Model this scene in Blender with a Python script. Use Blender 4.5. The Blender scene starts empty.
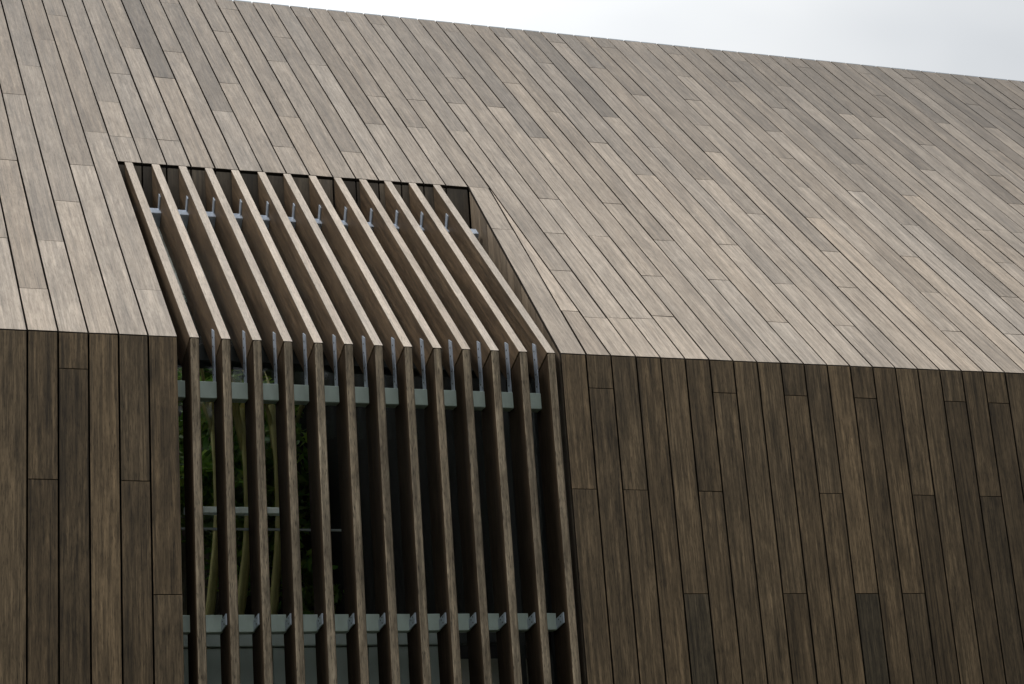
import bpy, bmesh, math, random
from mathutils import Vector, Matrix
random.seed(11)
SC = bpy.context.scene
COL = SC.collection
M = 0.14                       # cladding module
TH = math.radians(45.12)       # roof pitch
CT, ST = math.cos(TH), math.sin(TH)
OZ = 4.64                      # eave height above the ground
RIDGE = 5.458                  # slope length eave to ridge
OPS = 2.175                    # slope length of the roof opening
OPB = -2.95                    # foot of the opening below the eave
C0, C1 = -16, 82               # first / last cladding column
GAP = 0.0092

def V(*a): return Vector(a)
def RP(u, s, d=0.0):           # roof point: column, slope distance, depth under the surface
    return V(u*M, s*CT + d*ST, OZ + s*ST - d*CT)
def WP(u, z, d=0.0): return V(u*M, d, OZ + z)

# ------------------------------------------------------------------ mesh helper
class MB:
    def __init__(s):
        s.v = []; s.f = []; s.m = []; s.g = []; s.t = []
    def add(s, verts, faces, gcs, tone=(1, 1, 1), mats=0):
        o = len(s.v)
        s.v += [tuple(p) for p in verts]; s.g += [tuple(g) for g in gcs]
        s.t += [(*tone, 1.0)]*len(verts)
        for k, f in enumerate(faces):
            s.f.append(tuple(o+i for i in f)); s.m.append(mats[k] if isinstance(mats, list) else mats)
    def prism(s, pts, off, gcs=None, tone=(1, 1, 1), mat=0, side=None, ch=0.0):
        n = len(pts); pts = [Vector(p) for p in pts]; off = Vector(off)
        if gcs is None: gcs = [(p.x, p.z, p.y) for p in pts]
        gcs = [Vector(g) for g in gcs]
        L = off.length; nd = V(0, 0, 1)*0
        sm = mat if side is None else side
        verts, gg, faces, mats = [], [], [], []
        if ch > 0:
            for i in range(n):
                a = (pts[(i+1) % n]-pts[i]).normalized(); b = (pts[i-1]-pts[i]).normalized()
                verts.append(pts[i]+(a+b)*ch); gg.append(gcs[i])
            for i in range(n): verts.append(pts[i]+off.normalized()*ch); gg.append(gcs[i]+V(0, 0, ch))
            for i in range(n): verts.append(pts[i]+off); gg.append(gcs[i]+V(0, 0, L))
            faces.append(list(range(n))); mats.append(mat)
            for i in range(n):
                j = (i+1) % n
                faces.append([i, n+i, n+j, j]); mats.append(mat)
                faces.append([n+i, 2*n+i, 2*n+j, n+j]); mats.append(sm)
            faces.append([2*n+i for i in reversed(range(n))]); mats.append(sm)
        else:
            for i in range(n): verts.append(pts[i]); gg.append(gcs[i])
            for i in range(n): verts.append(pts[i]+off); gg.append(gcs[i]+V(0, 0, L))
            faces.append(list(range(n))); mats.append(mat)
            for i in range(n):
                j = (i+1) % n
                faces.append([i, n+i, n+j, j]); mats.append(sm)
            faces.append([n+i for i in reversed(range(n))]); mats.append(sm)
        s.add(verts, faces, gg, tone, mats)
    def box(s, a, b, tone=(1, 1, 1), mat=0, ch=0.0):
        x0, y0, z0 = a; x1, y1, z1 = b
        s.prism([(x0, y0, z0), (x1, y0, z0), (x1, y0, z1), (x0, y0, z1)], (0, y1-y0, 0), tone=tone, mat=mat, ch=ch)
    def tube(s, path, radii, n=8, mat=0, tone=(1, 1, 1)):
        verts, gg, faces = [], [], []
        for k, p in enumerate(path):
            p = Vector(p)
            d = (Vector(path[min(k+1, len(path)-1)])-Vector(path[max(k-1, 0)])).normalized()
            a = d.orthogonal().normalized(); b = d.cross(a)
            for i in range(n):
                t = 2*math.pi*i/n
                verts.append(p+(a*math.cos(t)+b*math.sin(t))*radii[k]); gg.append((math.cos(t)*radii[k], k*.1, math.sin(t)*radii[k]))
        for k in range(len(path)-1):
            for i in range(n):
                j = (i+1) % n
                faces.append([k*n+i, k*n+j, (k+1)*n+j, (k+1)*n+i])
        faces.append(list(reversed(range(n)))); faces.append([(len(path)-1)*n+i for i in range(n)])
        s.add(verts, faces, gg, tone, mat)
    def build(s, name, mats, parent=None, bevel=0.0, recalc=True, smooth=False):
        me = bpy.data.meshes.new(name)
        me.from_pydata(s.v, [], s.f)
        for m_ in mats: me.materials.append(m_)
        for p, mi in zip(me.polygons, s.m): p.material_index = mi; p.use_smooth = smooth
        ga = me.attributes.new('gc', 'FLOAT_VECTOR', 'POINT')
        ga.data.foreach_set('vector', [c for g in s.g for c in g])
        ta = me.attributes.new('tone', 'FLOAT_COLOR', 'POINT')
        ta.data.foreach_set('color', [c for g in s.t for c in g])
        if recalc or bevel:
            bm = bmesh.new(); bm.from_mesh(me)
            if bevel:
                es = [e for e in bm.edges if len(e.link_faces) == 2 and e.calc_face_angle(0) > .5]
                bmesh.ops.bevel(bm, geom=es, offset=bevel, segments=2, affect='EDGES', profile=.6)
            bmesh.ops.recalc_face_normals(bm, faces=bm.faces)
            bm.to_mesh(me); bm.free()
        me.update()
        o = bpy.data.objects.new(name, me); COL.objects.link(o)
        if parent is not None:
            o.parent = parent; o.location = -world_loc(parent)
        return o

def world_loc(o):
    l = Vector(o.location)
    while o.parent is not None:
        o = o.parent; l += Vector(o.location)
    return l
def tag(o, label=None, cat=None, group=None, kind=None):
    if label: o['label'] = label
    if cat: o['category'] = cat
    if group: o['group'] = group
    if kind: o['kind'] = kind
    return o
def empty(name, loc):
    o = bpy.data.objects.new(name, None); COL.objects.link(o); o.location = loc; o.empty_display_size = .2
    return o

# ------------------------------------------------------------------ materials
def nmat(name):
    m = bpy.data.materials.new(name); m.use_nodes = True
    nt = m.node_tree; b = nt.nodes['Principled BSDF']
    return m, nt, b
def N(nt, typ, **kw):
    n = nt.nodes.new(typ)
    for k, v in kw.items():
        if k in n.inputs: n.inputs[k].default_value = v
        else: setattr(n, k, v)
    return n
def math_(nt, op, a, b=None, c=None, clamp=False):
    n = nt.nodes.new('ShaderNodeMath'); n.operation = op; n.use_clamp = clamp
    for i, v in enumerate((a, b, c)):
        if v is None: continue
        if isinstance(v, (int, float)): n.inputs[i].default_value = v
        else: nt.links.new(v, n.inputs[i])
    return n.outputs[0]
def noise(nt, vec, scale3, detail=3, rough=.55, dist=0.0):
    mp = N(nt, 'ShaderNodeMapping'); mp.inputs['Scale'].default_value = scale3
    nt.links.new(vec, mp.inputs[0])
    n = N(nt, 'ShaderNodeTexNoise'); n.inputs['Scale'].default_value = 1; n.inputs['Detail'].default_value = detail
    n.inputs['Roughness'].default_value = rough; n.inputs['Distortion'].default_value = dist
    nt.links.new(mp.outputs[0], n.inputs['Vector'])
    return n.outputs['Fac']
def mrange(nt, f, a, b, c, d):
    n = N(nt, 'ShaderNodeMapRange'); n.inputs[1].default_value = a; n.inputs[2].default_value = b
    n.inputs[3].default_value = c; n.inputs[4].default_value = d
    nt.links.new(f, n.inputs[0]); return n.outputs[0]
def mixc(nt, mode, f, a, b):
    n = nt.nodes.new('ShaderNodeMix'); n.data_type = 'RGBA'; n.blend_type = mode
    if isinstance(f, (int, float)): n.inputs[0].default_value = f
    else: nt.links.new(f, n.inputs[0])
    for i, v in ((6, a), (7, b)):
        if isinstance(v, tuple): n.inputs[i].default_value = (*v, 1) if len(v) == 3 else v
        else: nt.links.new(v, n.inputs[i])
    return n.outputs[2]

def wood(name, ca, cb, fine=.3, streak=.25, blotch=.15, speck=.35, rough=.7, bump=.25, stain=0.0, spec=.3):
    m, nt, b = nmat(name)
    gc = N(nt, 'ShaderNodeAttribute', attribute_name='gc').outputs['Vector']
    tn = N(nt, 'ShaderNodeAttribute', attribute_name='tone').outputs['Color']
    f1a = noise(nt, gc, (175, 3.2, 175), 5, .75)
    f1b = noise(nt, gc, (80, 9, 80), 4, .7)
    mk = noise(nt, gc, (5, 1.2, 5), 2, .5)
    f1 = mixc(nt, 'MIX', mrange(nt, mk, .35, .65, .05, .75), f1a, f1b)             # fine strands
    f2 = noise(nt, gc, (55, 1.6, 55), 3, .6, .3)          # wider streaks
    f3 = noise(nt, gc, (9, 2.2, 9), 3, .6)                # weather blotches
    f4 = noise(nt, gc, (330, 26, 330), 2, .5)             # pores
    f5 = noise(nt, gc, (22, 5, 22), 4, .7, .8)            # cloudy bleaching
    col = mixc(nt, 'MIX', mrange(nt, f5, .3, .7, 0, 1), ca, cb)
    v = math_(nt, 'MULTIPLY', mrange(nt, f1, .25, .75, 1-fine, 1+fine), mrange(nt, f2, .28, .72, 1-streak, 1+streak))
    v = math_(nt, 'MULTIPLY', v, mrange(nt, f3, .3, .7, 1-blotch, 1+blotch))
    v = math_(nt, 'MULTIPLY', v, mrange(nt, f4, .3, .46, 1-speck, 1))
    if stain:
        f6 = noise(nt, gc, (16, .9, 16), 2, .5, .5)
        v = math_(nt, 'MULTIPLY', v, mrange(nt, f6, .2, .36, 1-stain, 1))
    cv = N(nt, 'ShaderNodeCombineColor')
    for i in range(3): nt.links.new(v, cv.inputs[i])
    col = mixc(nt, 'MULTIPLY', 1.0, col, cv.outputs[0])
    col = mixc(nt, 'MULTIPLY', 1.0, col, tn)
    nt.links.new(col, b.inputs['Base Color'])
    b.inputs['Roughness'].default_value = rough
    nt.links.new(mrange(nt, f2, .3, .7, rough-.08, rough+.1), b.inputs['Roughness'])
    b.inputs['Specular IOR Level'].default_value = spec
    bp = N(nt, 'ShaderNodeBump'); bp.inputs['Strength'].default_value = bump; bp.inputs['Distance'].default_value = .002
    nt.links.new(math_(nt, 'ADD', f1, math_(nt, 'MULTIPLY', f2, .6)), bp.inputs['Height'])
    nt.links.new(bp.outputs[0], b.inputs['Normal'])
    return m
def paint(name, c, rough=.5, metal=0.0, var=.12, sc=18, spec=.5):
    m, nt, b = nmat(name)
    tc = N(nt, 'ShaderNodeTexCoord').outputs['Object']
    f = noise(nt, tc, (sc, sc, sc*.4), 4, .6)
    cv = N(nt, 'ShaderNodeCombineColor'); r = mrange(nt, f, .3, .7, 1-var, 1+var)
    for i in range(3): nt.links.new(r, cv.inputs[i])
    nt.links.new(mixc(nt, 'MULTIPLY', 1.0, c, cv.outputs[0]), b.inputs['Base Color'])
    nt.links.new(mrange(nt, f, .3, .7, rough-.08, rough+.1), b.inputs['Roughness'])
    b.inputs['Metallic'].default_value = metal; b.inputs['Specular IOR Level'].default_value = spec
    return m
W_ROOF = wood('weathered_bamboo_roof', (.362, .306, .250), (.285, .236, .189), .42, .28, .14, .26, .62, .3, .22)
W_WALL = wood('bamboo_wall', (.166, .116, .068), (.088, .061, .035), .90, .55, .18, .5, .58, .35, .30)
W_FTOP = wood('fin_bleached_edge', (.53, .455, .38), (.40, .335, .27), .26, .16, .08, .35, .65, .3)
W_FSIDE = wood('fin_brown_side', (.150, .102, .061), (.080, .054, .033), .50, .42, .14, .3, .6, .25)
W_FRONT = wood('fin_grey_edge', (.30, .240, .172), (.125, .096, .065), .75, .45, .14, .8, .75, .5)
W_REV = wood('reveal_board', (.085, .07, .055), (.12, .095, .07), .3, .3, .25, .3, .65, .2)
W_CHK = wood('cheek_board', (.24, .19, .14), (.18, .14, .10), .3, .2, .2, .3, .65, .2)
W_EDGE = wood('dirty_board_edge', (.030, .024, .018), (.022, .018, .014), .3, .2, .1, .2, .8, .1, .0, .1)
W_UFL = wood('fin_shaded_flank', (.055, .038, .024), (.036, .026, .018), .30, .30, .2, .3, .88, .25, 0, .04)  # near black: shade between the upright fins put into the flank colour
K_MEM = paint('black_membrane', (.005, .005, .005), .9, 0, .2, spec=.1)
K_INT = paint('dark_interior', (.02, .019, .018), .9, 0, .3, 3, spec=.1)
G_RAIL = paint('sage_coated_steel', (.48, .57, .52), .38, 0, .10, 25)
G_PAN = paint('grey_green_panel', (.46, .53, .50), .5, 0, .12, 8)
S_GALV = paint('galvanised_steel', (.50, .56, .65), .35, .25, .15, 60)
S_DARK = paint('screw_steel', (.04, .04, .045), .4, .8, .1)
S_CAP = paint('ridge_zinc', (.24, .27, .30), .4, .5, .12, 20)
TRUNKM = wood('olive_bark', (.70, .62, .27), (.52, .46, .19), .2, .2, .3, .3, .7, .3)
CONC = paint('plinth_concrete', (.28, .27, .25), .85, 0, .2, 3)

def leaf_mat():
    m, nt, b = nmat('bamboo_leaf')
    tn = N(nt, 'ShaderNodeAttribute', attribute_name='tone').outputs['Color']
    nt.links.new(tn, b.inputs['Base Color'])
    b.inputs['Roughness'].default_value = .45
    tr = N(nt, 'ShaderNodeBsdfTranslucent'); nt.links.new(tn, tr.inputs[0])
    mx = N(nt, 'ShaderNodeMixShader'); mx.inputs[0].default_value = .4
    nt.links.new(b.outputs[0], mx.inputs[1]); nt.links.new(tr.outputs[0], mx.inputs[2])
    nt.links.new(mx.outputs[0], nt.nodes['Material Output'].inputs[0])
    return m
LEAF = leaf_mat()
def glass_mat(name, tint):
    m, nt, b = nmat(name)
    nt.nodes.remove(b)
    t = N(nt, 'ShaderNodeBsdfTransparent'); t.inputs[0].default_value = (*tint, 1)
    g = N(nt, 'ShaderNodeBsdfGlossy'); g.inputs['Roughness'].default_value = .02; g.inputs[0].default_value = (.8, .85, .85, 1)
    fr = N(nt, 'ShaderNodeFresnel'); fr.inputs[0].default_value = 1.3
    mx = N(nt, 'ShaderNodeMixShader'); nt.links.new(fr.outputs[0], mx.inputs[0])
    nt.links.new(t.outputs[0], mx.inputs[1]); nt.links.new(g.outputs[0], mx.inputs[2])
    nt.links.new(mx.outputs[0], nt.nodes['Material Output'].inputs[0])
    return m
GLASS = glass_mat('window_glass', (.95, .97, .95))
SKYG = glass_mat('added_skylight_glass', (.97, .98, .98))

# ------------------------------------------------------------------ cladding data
LV = [0.50, 1.025, 1.55, 2.075]         # butt joint levels, repeated every 2.1 m of slope
PER = 2.1
ROOF_PH = dict(zip(range(-1, 59), [1, 3, 1, 2, 3, 0, 1, 2, 3, 2, 3, 1, 2, 0, 1, 3, 0, 3, 1, 2, 1, 2, 1, 2, 3, 2, 1, 3, 2, 1, 0, 2, 1, 0, 3, 1,
                                       2, 3, 0, 1, 2, 0, 3, 1, 0, 2, 3, 1, 3, 2, 0, 1, 3, 2, 1, 3, 0, 2, 1, 0]))
ROOF_EXTRA = {0: [.45], 5: [2.55*0+2.56], 6: [2.56], 7: [2.56], 21: [.44], 22: [.45], 23: [.46], 24: [.50]}
ROOF_TONE = [(8.5, 4.27, .74), (10.8, 3.9, .80), (15, 4.6, .84), (17.1, 3.6, .80), (30.7, 4.3, .72), (25.8, 4.6, .82), (24.0, 3.96, .88),
             (42.1, 4.15, .80), (49.8, 3.4, .74), (42.7, 2.76, .76), (45.1, 4.9, .84), (34.6, 2.6, 1.12), (39.8, 2.28, 1.10),
             (22.9, 4.5, .92), (54.5, 5.0, .72), (57.6, 5.1, .74), (46.6, 3.5, .80), (51.5, 4.6, .80), (55.5, 4.0, .78), (39.8, 5.1, .86),
             (52.5, 3.0, .84), (47.5, 4.9, .84), (3.5, 3.9, .9), (1.5, 2.2, .9), (50.5, 2.2, .88), (53.5, 3.4, .86), (56.5, 4.2, .8)]
WLV = [-.18, -.71, -1.24, -1.765]
WALL_PH = {-1: 3, 0: 1, 1: 0, 2: 3, 3: 1, 4: 2, 19: 1, 20: 0, 21: 1, 22: 3, 23: 2, 24: 1, 25: 0, 26: 3, 27: 2, 28: 0, 29: 1, 30: 2, 31: 0,
           32: 2, 33: 1, 34: 3, 35: 0, 36: 1, 37: 0, 38: 2}
WALL_TONE = [(23.3, -1.47, .74), (27.3, -1.48, .88), (30.3, -1.48, .62), (32.2, -1.48, .80), (4.5, -1.45, 1.22), (1.5, -.57, .86),
             (0.5, -1.26, .85), (21.3, -1.07, 1.18), (19.2, -1.17, 1.10), (29.2, -1.06, 1.20), (30.3, -.96, 1.15), (33.2, -.95, .72),
             (36.2, -.95, .72), (20.5, -.08, .86), (25.5, -.08, .92), (28.5, -.08, .88), (31.5, -.08, .85), (35.5, -.08, .85), (37.5, -.08, .85), (34.5, -1.5, .8), (36.5, -1.4, .72), (33.5, -1.6, .75), (0.5, -.3, .88), (3.5, -.3, .95), (2.5, -.9, 1.22), (-.5, -.9, 1.15), (34.5, -.9, .95), (36.2, -.4, .8), (35.5, -1, .8),
             (37.5, -1, .8), (38.5, -1, .75), (25.5, -1, 1.12)]
BLUE = [(30, -1.48), (23, -1.47)]
def tone_of(rng, table, c, a, b, spread):
    t = 1 + rng.gauss(0, spread)
    for (i, s, k) in table:
        if int(math.floor(i)) == c and min(a, b) <= s <= max(a, b): t = k
    w = rng.gauss(0, .010)
    return (t*(1+w), t, t*(1-w*1.3))
def cuts(levels, per, phase, extra, lo, hi):
    out = [lo, hi]
    k = -3
    while k < 6:
        s = levels[phase] + k*per
        if lo+.04 < s < hi-.04: out.append(s)
        k += 1
    for e in extra:
        if lo+.04 < e < hi-.04: out.append(e)
    return sorted(out)

# ================================================================== the building
bld = empty('timber_building', (0, 0, 0))
tag(bld, 'long barn shaped building clad all over in narrow weathered timber boards', 'building')
rng = random.Random(5)

def roof_board(mb, ul0, ul1, ur0, ur1, s0, s1, tone, lift=0.0):
    """ul0/ur0 = left/right column position at s0, ul1/ur1 at s1"""
    g = GAP/2/M
    r = rng.uniform(0, 60)
    dd = [rng.uniform(-.0012, .0012)-lift for _ in range(4)]; g *= rng.uniform(.8, 1.25)
    j = .0020
    a0 = j if s0 > .01 else rng.uniform(.0005, .0035)
    pts = [RP(ul0+g, s0+a0, dd[0]), RP(ur0-g, s0+a0, dd[1]), RP(ur1-g, s1-j, dd[2]), RP(ul1+g, s1-j, dd[3])]
    gcs = [(p.x+r, s_+r*1.7, r) for p, s_ in zip(pts, (s0, s0, s1, s1))]
    mb.prism(pts, (0, .02*ST, -.02*CT), gcs, tone, ch=.0012, side=1)
mb = MB()
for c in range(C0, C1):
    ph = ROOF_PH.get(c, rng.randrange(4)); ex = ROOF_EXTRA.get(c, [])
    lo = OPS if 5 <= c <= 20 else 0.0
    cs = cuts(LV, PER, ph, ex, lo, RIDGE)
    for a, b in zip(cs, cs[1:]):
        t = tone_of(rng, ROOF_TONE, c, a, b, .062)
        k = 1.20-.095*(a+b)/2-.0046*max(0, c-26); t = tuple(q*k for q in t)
        # vignette painted into the board tones: darker towards ridge and far end
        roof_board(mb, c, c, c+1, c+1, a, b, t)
def edge_u(s): return 19.0+s/OPS                    # splayed right edge of the opening
def fr_u(s): return 20.03+s/OPS*.92
# frame boards along the splayed edge, then the tapering wedge
for a, b, t in ((0, 1.56, 1.0), (1.56, OPS, 1.04)):
    roof_board(mb, edge_u(a), edge_u(b), fr_u(a), fr_u(b), a, b, (t, t, t))
roof_board(mb, fr_u(0), fr_u(.505), 21, 21, 0, .505, (1.02, 1.0, .98))
roof_board(mb, fr_u(.505), fr_u(OPS-.02)-.0, 21, 21.0, .505, OPS-.02, (1.38, 1.36, 1.34))
mb.build('roof', [W_ROOF, W_EDGE], bld)

def wall_board(mb, c, z0, z1, tone, u0=None, u1=None):
    g = GAP/2/M; u0 = c if u0 is None else u0; u1 = c+1 if u1 is None else u1
    r = rng.uniform(0, 60); dd = [rng.uniform(-.0006, .0006) for _ in range(4)]
    pts = [WP(u0+g, z0+.0016, dd[0]), WP(u1-g, z0+.0016, dd[1]), WP(u1-g, z1-.0016, dd[2]), WP(u0+g, z1-.0016, dd[3])]
    gcs = [(p.x+r, z_+r*1.7, r) for p, z_ in zip(pts, (z0, z0, z1, z1))]
    mb.prism(pts, (0, .02, 0), gcs, tone, ch=.0012, side=1)
for (ca, cb) in ((C0, 5), (5, 19), (19, C1)):
    mb = MB()
    for c in range(ca, cb):
        ph = WALL_PH.get(c, rng.randrange(4))
        top = OPB-.03 if ca == 5 else -.004
        cs = cuts(WLV, PER, ph, [], -OZ+.3, top)
        for a, b in zip(cs, cs[1:]):
            t = tone_of(rng, WALL_TONE, c, a, b, .075)
            k = .80 if (a+b)/2 < -1.2 else 1.0; t = tuple(q*k for q in t)  # lower boards toned down to paint in the vignette
            for (i, z) in BLUE:
                if i == c and a <= z <= b: t = (t[0]*.90, t[1]*.98, t[2]*1.06)
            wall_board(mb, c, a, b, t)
    mb.build('wall', [W_WALL, W_EDGE], bld)

# structural shell behind the boards (sheathing with the opening left out)
mb = MB()
def rprism(poly, d0, d1): mb.prism([RP(u, s, d0) for u, s in poly], (0, (d1-d0)*ST, -(d1-d0)*CT))
rprism([(C0, .03), (5, .03), (5, RIDGE-.04), (C0, RIDGE-.04)], .028, .16)
rprism([(5, OPS+.03), (20.2, OPS+.03), (20.2, RIDGE-.04), (5, RIDGE-.04)], .028, .16)
rprism([(19.25, .03), (C1, .03), (C1, RIDGE-.04), (20.2, RIDGE-.04), (20.2, OPS)], .028, .16)
for a, b, z0, z1 in ((C0, 4.95, -OZ, -.06), (19.15, C1, -OZ, -.06), (4.95, 19.15, -OZ, OPB)):
    mb.box((a*M, .028, OZ+z0), (b*M, .16, OZ+z1))
YR = RIDGE*CT; YB = 2*YR
for x in (C0*M, C1*M):                                   # gables
    s = 1 if x > 0 else -1
    mb.prism([(x, .17, 0), (x, YB-.17, 0), (x, YB-.17, OZ-.1), (x, YR, OZ+YR-.25), (x, .17, OZ-.1)], (-s*.12, 0, 0))
mb.box((C0*M+.15, YB-.16, 0), (C1*M-.15, YB-.03, OZ-.06))    # rear wall
mb.build('sheathing', [K_MEM], bld)

# rear roof slope, with an unseen glazed opening added to light the plants
mb = MB()
def RR(u, s, d=0): return V(u*M, YB-s*CT-d*ST, OZ+s*ST-d*CT)
SK = (-12, 18, 2.6, 5.35)
for c in range(C0, C1):
    segs = [(0, SK[2]), (SK[3], RIDGE)] if SK[0] <= c < SK[1] else [(0, RIDGE)]
    for a, b in segs:
        g = GAP/2/M; r = rng.uniform(0, 60); t = 1+rng.gauss(0, .05)
        pts = [RR(c+g, a), RR(c+1-g, a), RR(c+1-g, b-.002), RR(c+g, b-.002)]
        mb.prism(pts, (0, -.15*ST, -.15*CT), [(p.x+r, s_+r, r) for p, s_ in zip(pts, (a, a, b, b))], (t, t, t))
mb.build('roof', [W_ROOF], bld)
mb = MB()
mb.prism([RR(SK[0], SK[2], .03), RR(SK[1], SK[2], .03), RR(SK[1], SK[3], .03), RR(SK[0], SK[3], .03)], (0, -.012*ST, -.012*CT))
mb.build('added_skylight', [SKYG], bld)


# folded zinc ridge pieces, one to each board
mb = MB()
for c in range(C0, C1):
    x0, x1 = (c+.06)*M, (c+.95)*M
    h = OZ+YR+.001
    mb.prism([(x0, YR-.020, h-.014), (x1, YR-.020, h-.014), (x1, YR-.006, h+.013), (x0, YR-.006, h+.013)], (0, .05, 0))
mb.build('ridge_cap', [S_CAP], bld)

# reveal at the head of the opening: upright boards
mb = MB()
yr = OPS*CT; zr = OZ+OPS*ST
for c in range(5, 20):
    t = 1+rng.gauss(0, .3); t = max(.4, min(1.7, t)); r = rng.uniform(0, 60)
    x0, x1 = c*M+.005, (c+1)*M-.005
    pts = [(x0, yr+.006, zr-.34), (x1, yr+.006, zr-.34), (x1, yr+.006, zr-.018), (x0, yr+.006, zr-.018)]
    mb.prism(pts, (0, .02, 0), [(p[0]+r, p[2]+r, r) for p in pts], (t, t, t*.97))
mb.build('head_reveal', [W_REV], bld)
# cheeks
for side in (0, 1):
    mb = MB(); y = .03
    while y < yr-.01:
        y2 = min(y+.118, yr)
        def cx(yy): return (edge_u(max(0, yy/CT))*M+.004) if side else 5*M-.004
        t = max(.6, 1+rng.gauss(0, .16)); r = rng.uniform(0, 60)
        low = .34 if y > .36 else (y*math.tan(TH)+2.9)
        def tz(yy): return OZ+yy*math.tan(TH)-.032
        pts = [(cx(y+.003), y+.003, tz(y)-low), (cx(y2-.003), y2-.003, tz(y)-low), (cx(y2-.003), y2-.003, tz(y2-.003)), (cx(y+.003), y+.003, tz(y+.003))]
        mb.prism(pts, (.02 if side else -.02, 0, 0), [(p[1]+r, p[2]+r, r) for p in pts], (t, t, t))
        y = y2
    mb.build('side_reveal', [W_CHK], bld)

# window set behind the screen
GY = .46                                     # glass plane of the upright part
win = empty('window', (12*M, GY, OZ-1.0)); win.parent = bld
WX0, WX1 = 5*M+.0, 19.15*M
mb = MB()
for x0, x1 in ((WX0-.05, WX0+.03), (WX0+.0+12.6*M, WX0+12.6*M+.05), (WX1-.02, WX1+.05)):
    mb.box((x0, GY-.04, OZ+OPB), (x1, GY+.06, OZ+.07))
mb.box((WX0, GY-.035, OZ+OPB), (WX1, GY+.055, OZ+OPB+.08))
mb.box((WX0, GY-.05, OZ+.02), (WX1, GY+.09, OZ+.10))
mb.box((WX0+.035, GY-.03, OZ-1.40), (WX1-.025, GY+.05, OZ-1.30))
# sloping glazing bars
for k in range(0, 6):
    u = 5.1+k*2.95
    mb.prism([RP(u, .45, .25), RP(u+.3, .45, .25), RP(u+.3, 2.7, .25), RP(u, 2.7, .25)], (0, .07*ST, -.07*CT))
mb.build('frame', [paint('dark_frame', (.022, .026, .025), .6)], win)
mb = MB()
mb.box((WX0+.02, GY, OZ-1.32), (WX1-.01, GY+.012, OZ+.04))
mb.prism([RP(4.9, .42, .285), RP(20.4, .42, .285), RP(20.4, 2.75, .285), RP(4.9, 2.75, .285)], (0, .012*ST, -.012*CT))
mb.build('pane', [GLASS], win)
mb = MB()                                    # low opaque panel under the glass
mb.box((WX0+.04, GY-.060, OZ-1.412), (WX0+10.45*M, GY-.034, OZ-1.325), ch=.003)
for k in range(3):
    mb.box((WX0+.04+k*.475, GY-.046, OZ+OPB+.085), (WX0+.04+k*.475+.468, GY-.033, OZ-1.417), ch=.003)
mb.build('sill_panel', [G_PAN], win)
mb = MB()
mb.box((WX0+.10, GY-.075, OZ-.765), (WX0+4.65*M, GY-.035, OZ-.731), ch=.004)
mb.build('transom', [paint('pale_green_enamel', (.88, .97, .91), .3)], win)
mb = MB()
mb.box((WX0+.04, GY-.055, OZ-.842), (WX0+6.4*M, GY-.037, OZ-.832))
mb.build('glazing_bar', [paint('bar_grey', (.22, .25, .24), .4)], win)

# interior: floor, added walls that darken the right bays and bounce light
mb = MB(); mb.box((C0*M+.2, .17, OZ-3.2), (C1*M-.2, YB-.17, OZ-3.05)); mb.build('interior_floor', [CONC], bld)
PRT = [(.56, -3.04), (YB-.2, -3.04), (YB-.2, -.15), (YR, YR-.4), (.56, .16)]
mb = MB(); mb.prism([(2.62, y, OZ+z) for y, z in PRT], (.1, 0, 0)); mb.build('added_partition', [K_INT], bld)  # dark wall added to keep the right-hand bays black
mb = MB(); mb.prism([(-1.75, y, OZ+z) for y, z in PRT], (.06, 0, 0)); mb.build('added_partition', [paint('bounce_white', (.75, .74, .70), .8, 0, .05, 2)], bld)  # unseen white wall added to bounce light onto the stems
mb = MB()                                    # unseen white reflectors added under front slope and behind window wall, lighting the stems
mb.prism([(-1.68, 1.0, OZ+.55), (2.60, 1.0, OZ+.55), (2.60, YR-.15, OZ+YR-.55), (-1.68, YR-.15, OZ+YR-.55)], (0, -.02, .02))
mb.box((-1.68, .62, OZ-3.04), (2.60, .66, OZ-1.45))
mb.build('bounce_lining', [bpy.data.materials['bounce_white']], bld)
mb = MB(); mb.box((C0*M+.02, -.015, 0), (C1*M-.02, .027, .30), ch=.01); mb.build('plinth', [CONC], bld)

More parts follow.
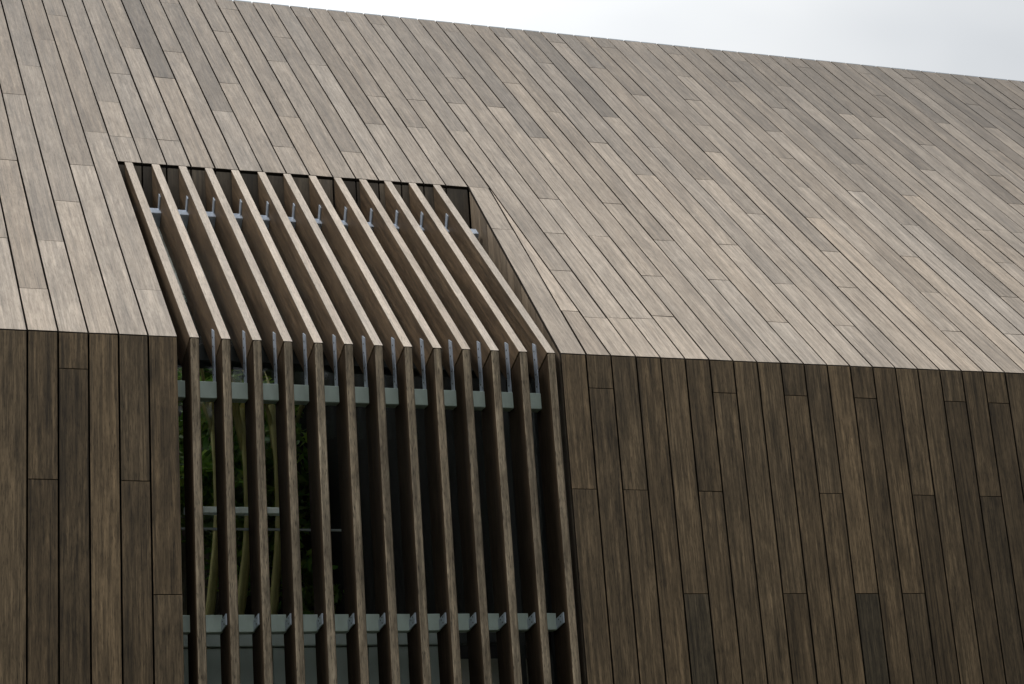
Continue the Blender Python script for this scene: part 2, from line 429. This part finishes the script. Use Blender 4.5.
# ================================================================== sun screen
SX = 5.41*M
scr = empty('sun_screen', (5.41*M, 0, OZ+OPB))
tag(scr, 'screen of thirteen deep timber fins bent over the eave in front of the recessed window', 'sun screen')
FW = .046; FD = .21; NF = 13; PIT = 1.089*M
def gcset(pts, r, slope):
    out = []
    for p in pts:
        along = (p[1]*CT+(p[2]-OZ)*ST) if slope else p[2]
        dep = (p[1]*ST-(p[2]-OZ)*CT) if slope else p[1]
        out.append((p[0]+r+dep*.6, along+r*1.7, r+dep*.8))
    return out
def fin_mesh(name, poly, x0, slope, mats_front, skew=0.0):
    r = rng.uniform(0, 60); t = 1+rng.gauss(0, .07)
    b = bmesh.new()
    lo = [b.verts.new((x0, y, OZ+z)) for y, z in poly]; hi = [b.verts.new((x0+FW, y, OZ+z)) for y, z in poly]
    n = len(poly)
    b.faces.new(lo); b.faces.new(list(reversed(hi)))
    for i in range(n):
        j = (i+1) % n; f = b.faces.new((lo[i], hi[i], hi[j], lo[j]))
        if i == 0: f.material_index = 1          # the weathered outer edge
    bmesh.ops.recalc_face_normals(b, faces=b.faces)
    for v_ in b.verts: v_.co.x -= skew*(v_.co.z-OZ)*1.41 if v_.co.z > OZ else 0
    es = [e for e in b.edges if abs((e.verts[0].co-e.verts[1].co).normalized().x) < .5]
    bmesh.ops.bevel(b, geom=es, offset=.0035 if slope else .012, segments=2 if slope else 4, affect='EDGES', profile=.5, material=-1)
    bmesh.ops.recalc_face_normals(b, faces=b.faces)
    me = bpy.data.meshes.new(name); b.to_mesh(me); b.free()
    for m_ in mats_front: me.materials.append(m_)
    co = [tuple(v.co) for v in me.vertices]
    ga = me.attributes.new('gc', 'FLOAT_VECTOR', 'POINT'); ga.data.foreach_set('vector', [c for g in gcset(co, r, slope) for c in g])
    w = rng.gauss(0, .012)
    ta = me.attributes.new('tone', 'FLOAT_COLOR', 'POINT'); ta.data.foreach_set('color', [c for _ in co for c in (t*(1+w), t, t*(1-w), 1)])
    for p in me.polygons: p.use_smooth = False
    o = bpy.data.objects.new(name, me); COL.objects.link(o)
    o.parent = scr; o.location = -Vector(scr.location)
    return o
zin = FD*math.tan(TH)-FD/CT                       # mitre at the inner edge
yt = OPS*CT-.004
def low(y): return y*math.tan(TH)-FD/CT
for k in range(NF):
    sk = .0088-.0003*k+rng.uniform(-.0006, .0006)                                # the sloping fins are set very slightly askew
    x0 = SX+k*PIT
    up = fin_mesh('upright_fin', [(0, OPB+.02), (0, -.0035), (FD, zin-.0035), (FD, OPB+.02)], x0, False, [W_UFL, W_FRONT])
    sl = fin_mesh('sloping_fin', [(0, 0), (yt, yt*math.tan(TH)), (yt, low(yt)), (FD, zin)], x0, True, [W_FSIDE, W_FTOP], sk)
    if k == 0: continue
    # upper steel strap, screwed to the flank of the fin and rising from the rail
    b = MB(); xs = x0-.0065
    b.prism([(xs, .138, OZ-.187), (xs, .176, OZ-.187), (xs, .176, OZ+.105), (xs, .138, OZ+.082)], (.006, 0, 0))
    for z in (-.135, -.07, .01, .055):
        b.prism([(xs-.0015, .157+.0045*math.cos(q*math.pi/3), OZ+z+.0045*math.sin(q*math.pi/3)) for q in range(6)], (.002, 0, 0), mat=1)
    b.build('bracket', [S_GALV, S_DARK], up)
    b = MB()
    b.prism([(xs, .045, OZ-1.372), (xs, .152, OZ-1.388), (xs, .152, OZ-1.338), (xs, .045, OZ-1.320)], (.006, 0, 0))
    for yy, zz in ((.08, -1.335), (.08, -1.362), (.105, -1.345)):
        b.prism([(xs-.0015, yy+.004*math.cos(q*math.pi/3), OZ+zz+.004*math.sin(q*math.pi/3)) for q in range(6)], (.002, 0, 0), mat=1)
    b.build('bracket', [S_GALV, S_DARK], up)
    b = MB(); P = lambda s, d: V(xs, s*CT+d*ST, OZ+s*ST-d*CT)
    xs = x0-sk*1.83-.0065
    b.prism([P(1.838, .042), P(1.812, .118), P(1.772, .118), P(1.798, .042)], (.006, 0, 0))
    b.build('bracket', [S_GALV], sl)
mb = MB(); mb.box((5*M+.002, .130, OZ-.262), (SX+12*PIT+.004, .190, OZ-.177), ch=.003); mb.build('rail', [G_RAIL], scr)
mb = MB(); mb.box((5*M+.002, .142, OZ-1.390), (SX+12*PIT-.004, .202, OZ-1.307), ch=.003); mb.build('rail', [G_RAIL], scr)
mb = MB()
mb.prism([RP(5.03, 1.735, .112), RP(19.72, 1.735, .112), RP(19.72, 1.80, .112), RP(5.03, 1.80, .112)], (0, .085*ST, -.085*CT), ch=.003)
mb.build('rail', [S_GALV], scr)

# ================================================================== winter garden plants
def plant(x, y, zb, path, r0, crown, nleaf, label, seed):
    q = random.Random(seed)
    t = empty('slender_tree', (x, y, OZ+zb))
    tag(t, label, 'tree', 'slender trees behind the glass')
    b = MB(); n = len(path); b.tube([(px, py, OZ+pz) for px, py, pz in path], [r0*(1-.45*i/(n-1)) for i in range(n)], 10)
    px, py, pz = path[-1]
    for k in range(5):
        a = q.uniform(0, 6.28); e = (px+math.cos(a)*.3, py+math.sin(a)*.25, OZ+pz+q.uniform(.1, .5))
        b.tube([(px, py, OZ+pz-.15*k*.5), tuple((Vector((px, py, OZ+pz))+Vector(e))/2+V(0, 0, .05)), e], [r0*.4, r0*.25, r0*.1], 6)
    b.build('trunk', [TRUNKM], t, smooth=True)
    b = MB()
    cs = []
    for (cx_, cy_, cz, rad) in crown:
        for _ in range(9): cs.append((cx_+q.gauss(0, rad), cy_+q.gauss(0, rad), OZ+cz+q.gauss(0, rad)))
    for _ in range(nleaf):
        c = q.choice(cs); c = V(c[0]+q.gauss(0, .06), c[1]+q.gauss(0, .06), c[2]+q.gauss(0, .06))
        d = V(q.gauss(0, 1), q.gauss(0, 1), q.gauss(-.5, .7)).normalized(); w = d.cross(V(q.gauss(0, 1), q.gauss(0, 1), 1)).normalized()
        L = q.uniform(.09, .17); g = q.uniform(.6, 1.5); yv = q.random()
        tone = ((.13+.17*yv)*g, (.29+.10*yv)*g, .06*g)
        b.add([c, c+d*L*.5+w*L*.16, c+d*L, c+d*L*.5-w*L*.16], [[0, 1, 2, 3]], [(0, 0, 0)]*4, tone)
    b.build('crown', [LEAF], t, recalc=False)
def stem(xb, y, zt, lean):
    """a bowed stem: xb is where it stands 0.6 m below the eave"""
    zs = [-3.05, -1.4, -.75, -.45, -.15, .12, .5, zt]
    xs = [-.16, -.085, -.015, .035, .075, .10, .10, .08]
    return [(xb+x*lean, y+.015*i, z) for i, (x, z) in enumerate(zip(xs, zs))]
for xb, y, ln, r0, crown, n_, lab, sd_ in (
    (1.70, 4.0, 1.0, .040, [(1.75, 4.6, .45, .15), (1.85, 4.9, .95, .3), (1.9, 5.2, 1.5, .4)], 2200, 'bowed olive green stem seen in the gap beside the left wall boards', 1),
    (1.92, 4.1, 1.15, .043, [(2.05, 5.0, .45, .16), (2.0, 5.2, 1.1, .3), (2.3, 5.4, 1.6, .4)], 2200, 'bowed olive green stem seen between the second and third fins from the left', 2),
    (2.13, 4.0, .95, .040, [(2.20, 4.7, .75, .16), (2.15, 4.7, .2, .14), (2.1, 5.2, 1.3, .3)], 1800, 'bowed olive green stem seen between the third and fourth fins from the left', 3),
    (2.42, 4.6, .5, .050, [(2.35, 4.6, .70, .18), (2.48, 4.7, .25, .18), (2.44, 4.3, -.25, .17), (2.3, 5.2, 1.3, .3)], 1600, 'leafy tree seen between the fourth and sixth fins from the left', 4)):
    plant(xb, y, -3.05, stem(xb, y, .9, ln), r0, crown, n_, lab, sd_)

# ================================================================== setting
mb = MB(); mb.prism([(-400, -400, 0), (400, -400, 0), (400, 400, 0), (-400, 400, 0)], (0, 0, -.5))
m, nt, b_ = nmat('ground_grass')
tc = N(nt, 'ShaderNodeTexCoord').outputs['Object']
f = noise(nt, tc, (.8, .8, .8), 6, .65)
nt.links.new(mixc(nt, 'MIX', mrange(nt, f, .35, .65, 0, 1), (.05, .065, .025), (.075, .07, .04)), b_.inputs['Base Color'])
b_.inputs['Roughness'].default_value = .95
g = mb.build('ground', [m]); tag(g, 'short grass around the building', None, None, 'structure')

# unseen wood added opposite the building to darken wall and fin flanks
q = random.Random(3); b = MB()
for _ in range(150):
    a = math.radians(q.uniform(-118, 118)); R0 = q.uniform(24, 36)
    bx, by = 1+R0*math.sin(a), -2-R0*math.cos(a)
    H = q.uniform(13, 18); cr_ = q.uniform(2.6, 4.0)
    b.tube([(bx, by, 0), (bx, by, H*.5), (bx+.2, by, H*.85)], [.28, .2, .08], 6, mat=1, tone=(.3, .3, .3))
    for _ in range(200):
        u = V(q.gauss(0, 1), q.gauss(0, 1), q.gauss(0, 1)).normalized()*q.uniform(.5, 1)
        c = V(bx+u.x*cr_, by+u.y*cr_, H*.55+u.z*H*.46)
        d = V(q.gauss(0, 1), q.gauss(0, 1), q.gauss(0, .6)).normalized(); w_ = d.cross(V(q.gauss(0, 1), q.gauss(0, 1), 1)).normalized()
        L = q.uniform(.7, 1.3); g_ = q.uniform(.6, 1.3)
        b.add([c, c+d*L*.5+w_*L*.4, c+d*L, c+d*L*.5-w_*L*.4], [[0, 1, 2, 3]], [(0, 0, 0)]*4, (.045*g_, .085*g_, .022*g_))
wd = b.build('shading_wood', [LEAF, TRUNKM], recalc=False)
tag(wd, 'dense green wood, unseen, added opposite the timber building to shade it', None, None, 'stuff')

# sky
w = bpy.data.worlds.new('World'); SC.world = w; w.use_nodes = True
nt = w.node_tree; bg = nt.nodes['Background']
SUN_EL, SUN_AZ = math.radians(54), math.radians(-102)     # azimuth measured from +Y towards +X
sky = N(nt, 'ShaderNodeTexSky', sky_type='NISHITA'); sky.sun_disc = False
sky.sun_elevation = SUN_EL; sky.sun_rotation = SUN_AZ
tc = N(nt, 'ShaderNodeTexCoord').outputs['Generated']
sep = N(nt, 'ShaderNodeSeparateXYZ'); nt.links.new(tc, sep.inputs[0])
cl = noise(nt, tc, (3.0, 3.0, 5.5), 4, .5, .3)
cl2 = noise(nt, tc, (1.2, 1.2, 2.0), 2, .5)
lum = mrange(nt, sep.outputs[2], -.05, 1.0, .55, 1.45)                  # overcast dome: brighter overhead
cloud = mixc(nt, 'MIX', mrange(nt, cl, .38, .62, 0, 1), (8.7, 9.0, 9.3), (11.2, 11.35, 11.4))
xs_ = mrange(nt, sep.outputs[0], .20, .58, 1.18, .84)                   # thicker cloud towards the right
lv = math_(nt, 'MULTIPLY', lum, xs_)
cv = N(nt, 'ShaderNodeCombineColor')
for i in range(3): nt.links.new(lv, cv.inputs[i])
cloud = mixc(nt, 'MULTIPLY', 1.0, cloud, cv.outputs[0])
col = mixc(nt, 'MIX', .93, sky.outputs[0], cloud)
nt.links.new(col, bg.inputs[0]); bg.inputs[1].default_value = .1
ld = bpy.data.lights.new('sun', 'SUN'); ld.energy = 1.35; ld.angle = math.radians(14); ld.color = (1, .96, .90)
lo_ = bpy.data.objects.new('sun', ld); COL.objects.link(lo_)
sd = V(math.sin(SUN_AZ)*math.cos(SUN_EL), math.cos(SUN_AZ)*math.cos(SUN_EL), math.sin(SUN_EL))
lo_.rotation_euler = sd.to_track_quat('Z', 'Y').to_euler(); lo_.location = sd*40

# camera
F, YAW, PIT_, ROLL = 2031.56, .37722, .306018, -.0737018
cy, sy, cp, sp = math.cos(YAW), math.sin(YAW), math.cos(PIT_), math.sin(PIT_)
f_ = V(sy*cp, cy*cp, sp); r_ = V(cy, -sy, 0); u_ = r_.cross(f_)
cr, sr = math.cos(ROLL), math.sin(ROLL)
R_, U_ = r_*cr+u_*sr, -r_*sr+u_*cr
cd = bpy.data.cameras.new('camera'); cam = bpy.data.objects.new('camera', cd); COL.objects.link(cam)
cam.matrix_world = Matrix(((R_.x, U_.x, -f_.x, -1.20220), (R_.y, U_.y, -f_.y, -9.09253), (R_.z, U_.z, -f_.z, OZ-3.04218), (0, 0, 0, 1)))
cd.sensor_width = 36; cd.sensor_fit = 'HORIZONTAL'; cd.lens = F/1024*36; cd.clip_end = 2000; cd.clip_start = .1
SC.camera = cam
SC.view_settings.view_transform = 'Standard'; SC.view_settings.look = 'None'; SC.view_settings.exposure = 0; SC.view_settings.gamma = 1
SC.render.engine = 'CYCLES'; SC.cycles.use_denoising = True; SC.cycles.max_bounces = 8; SC.cycles.transparent_max_bounces = 12
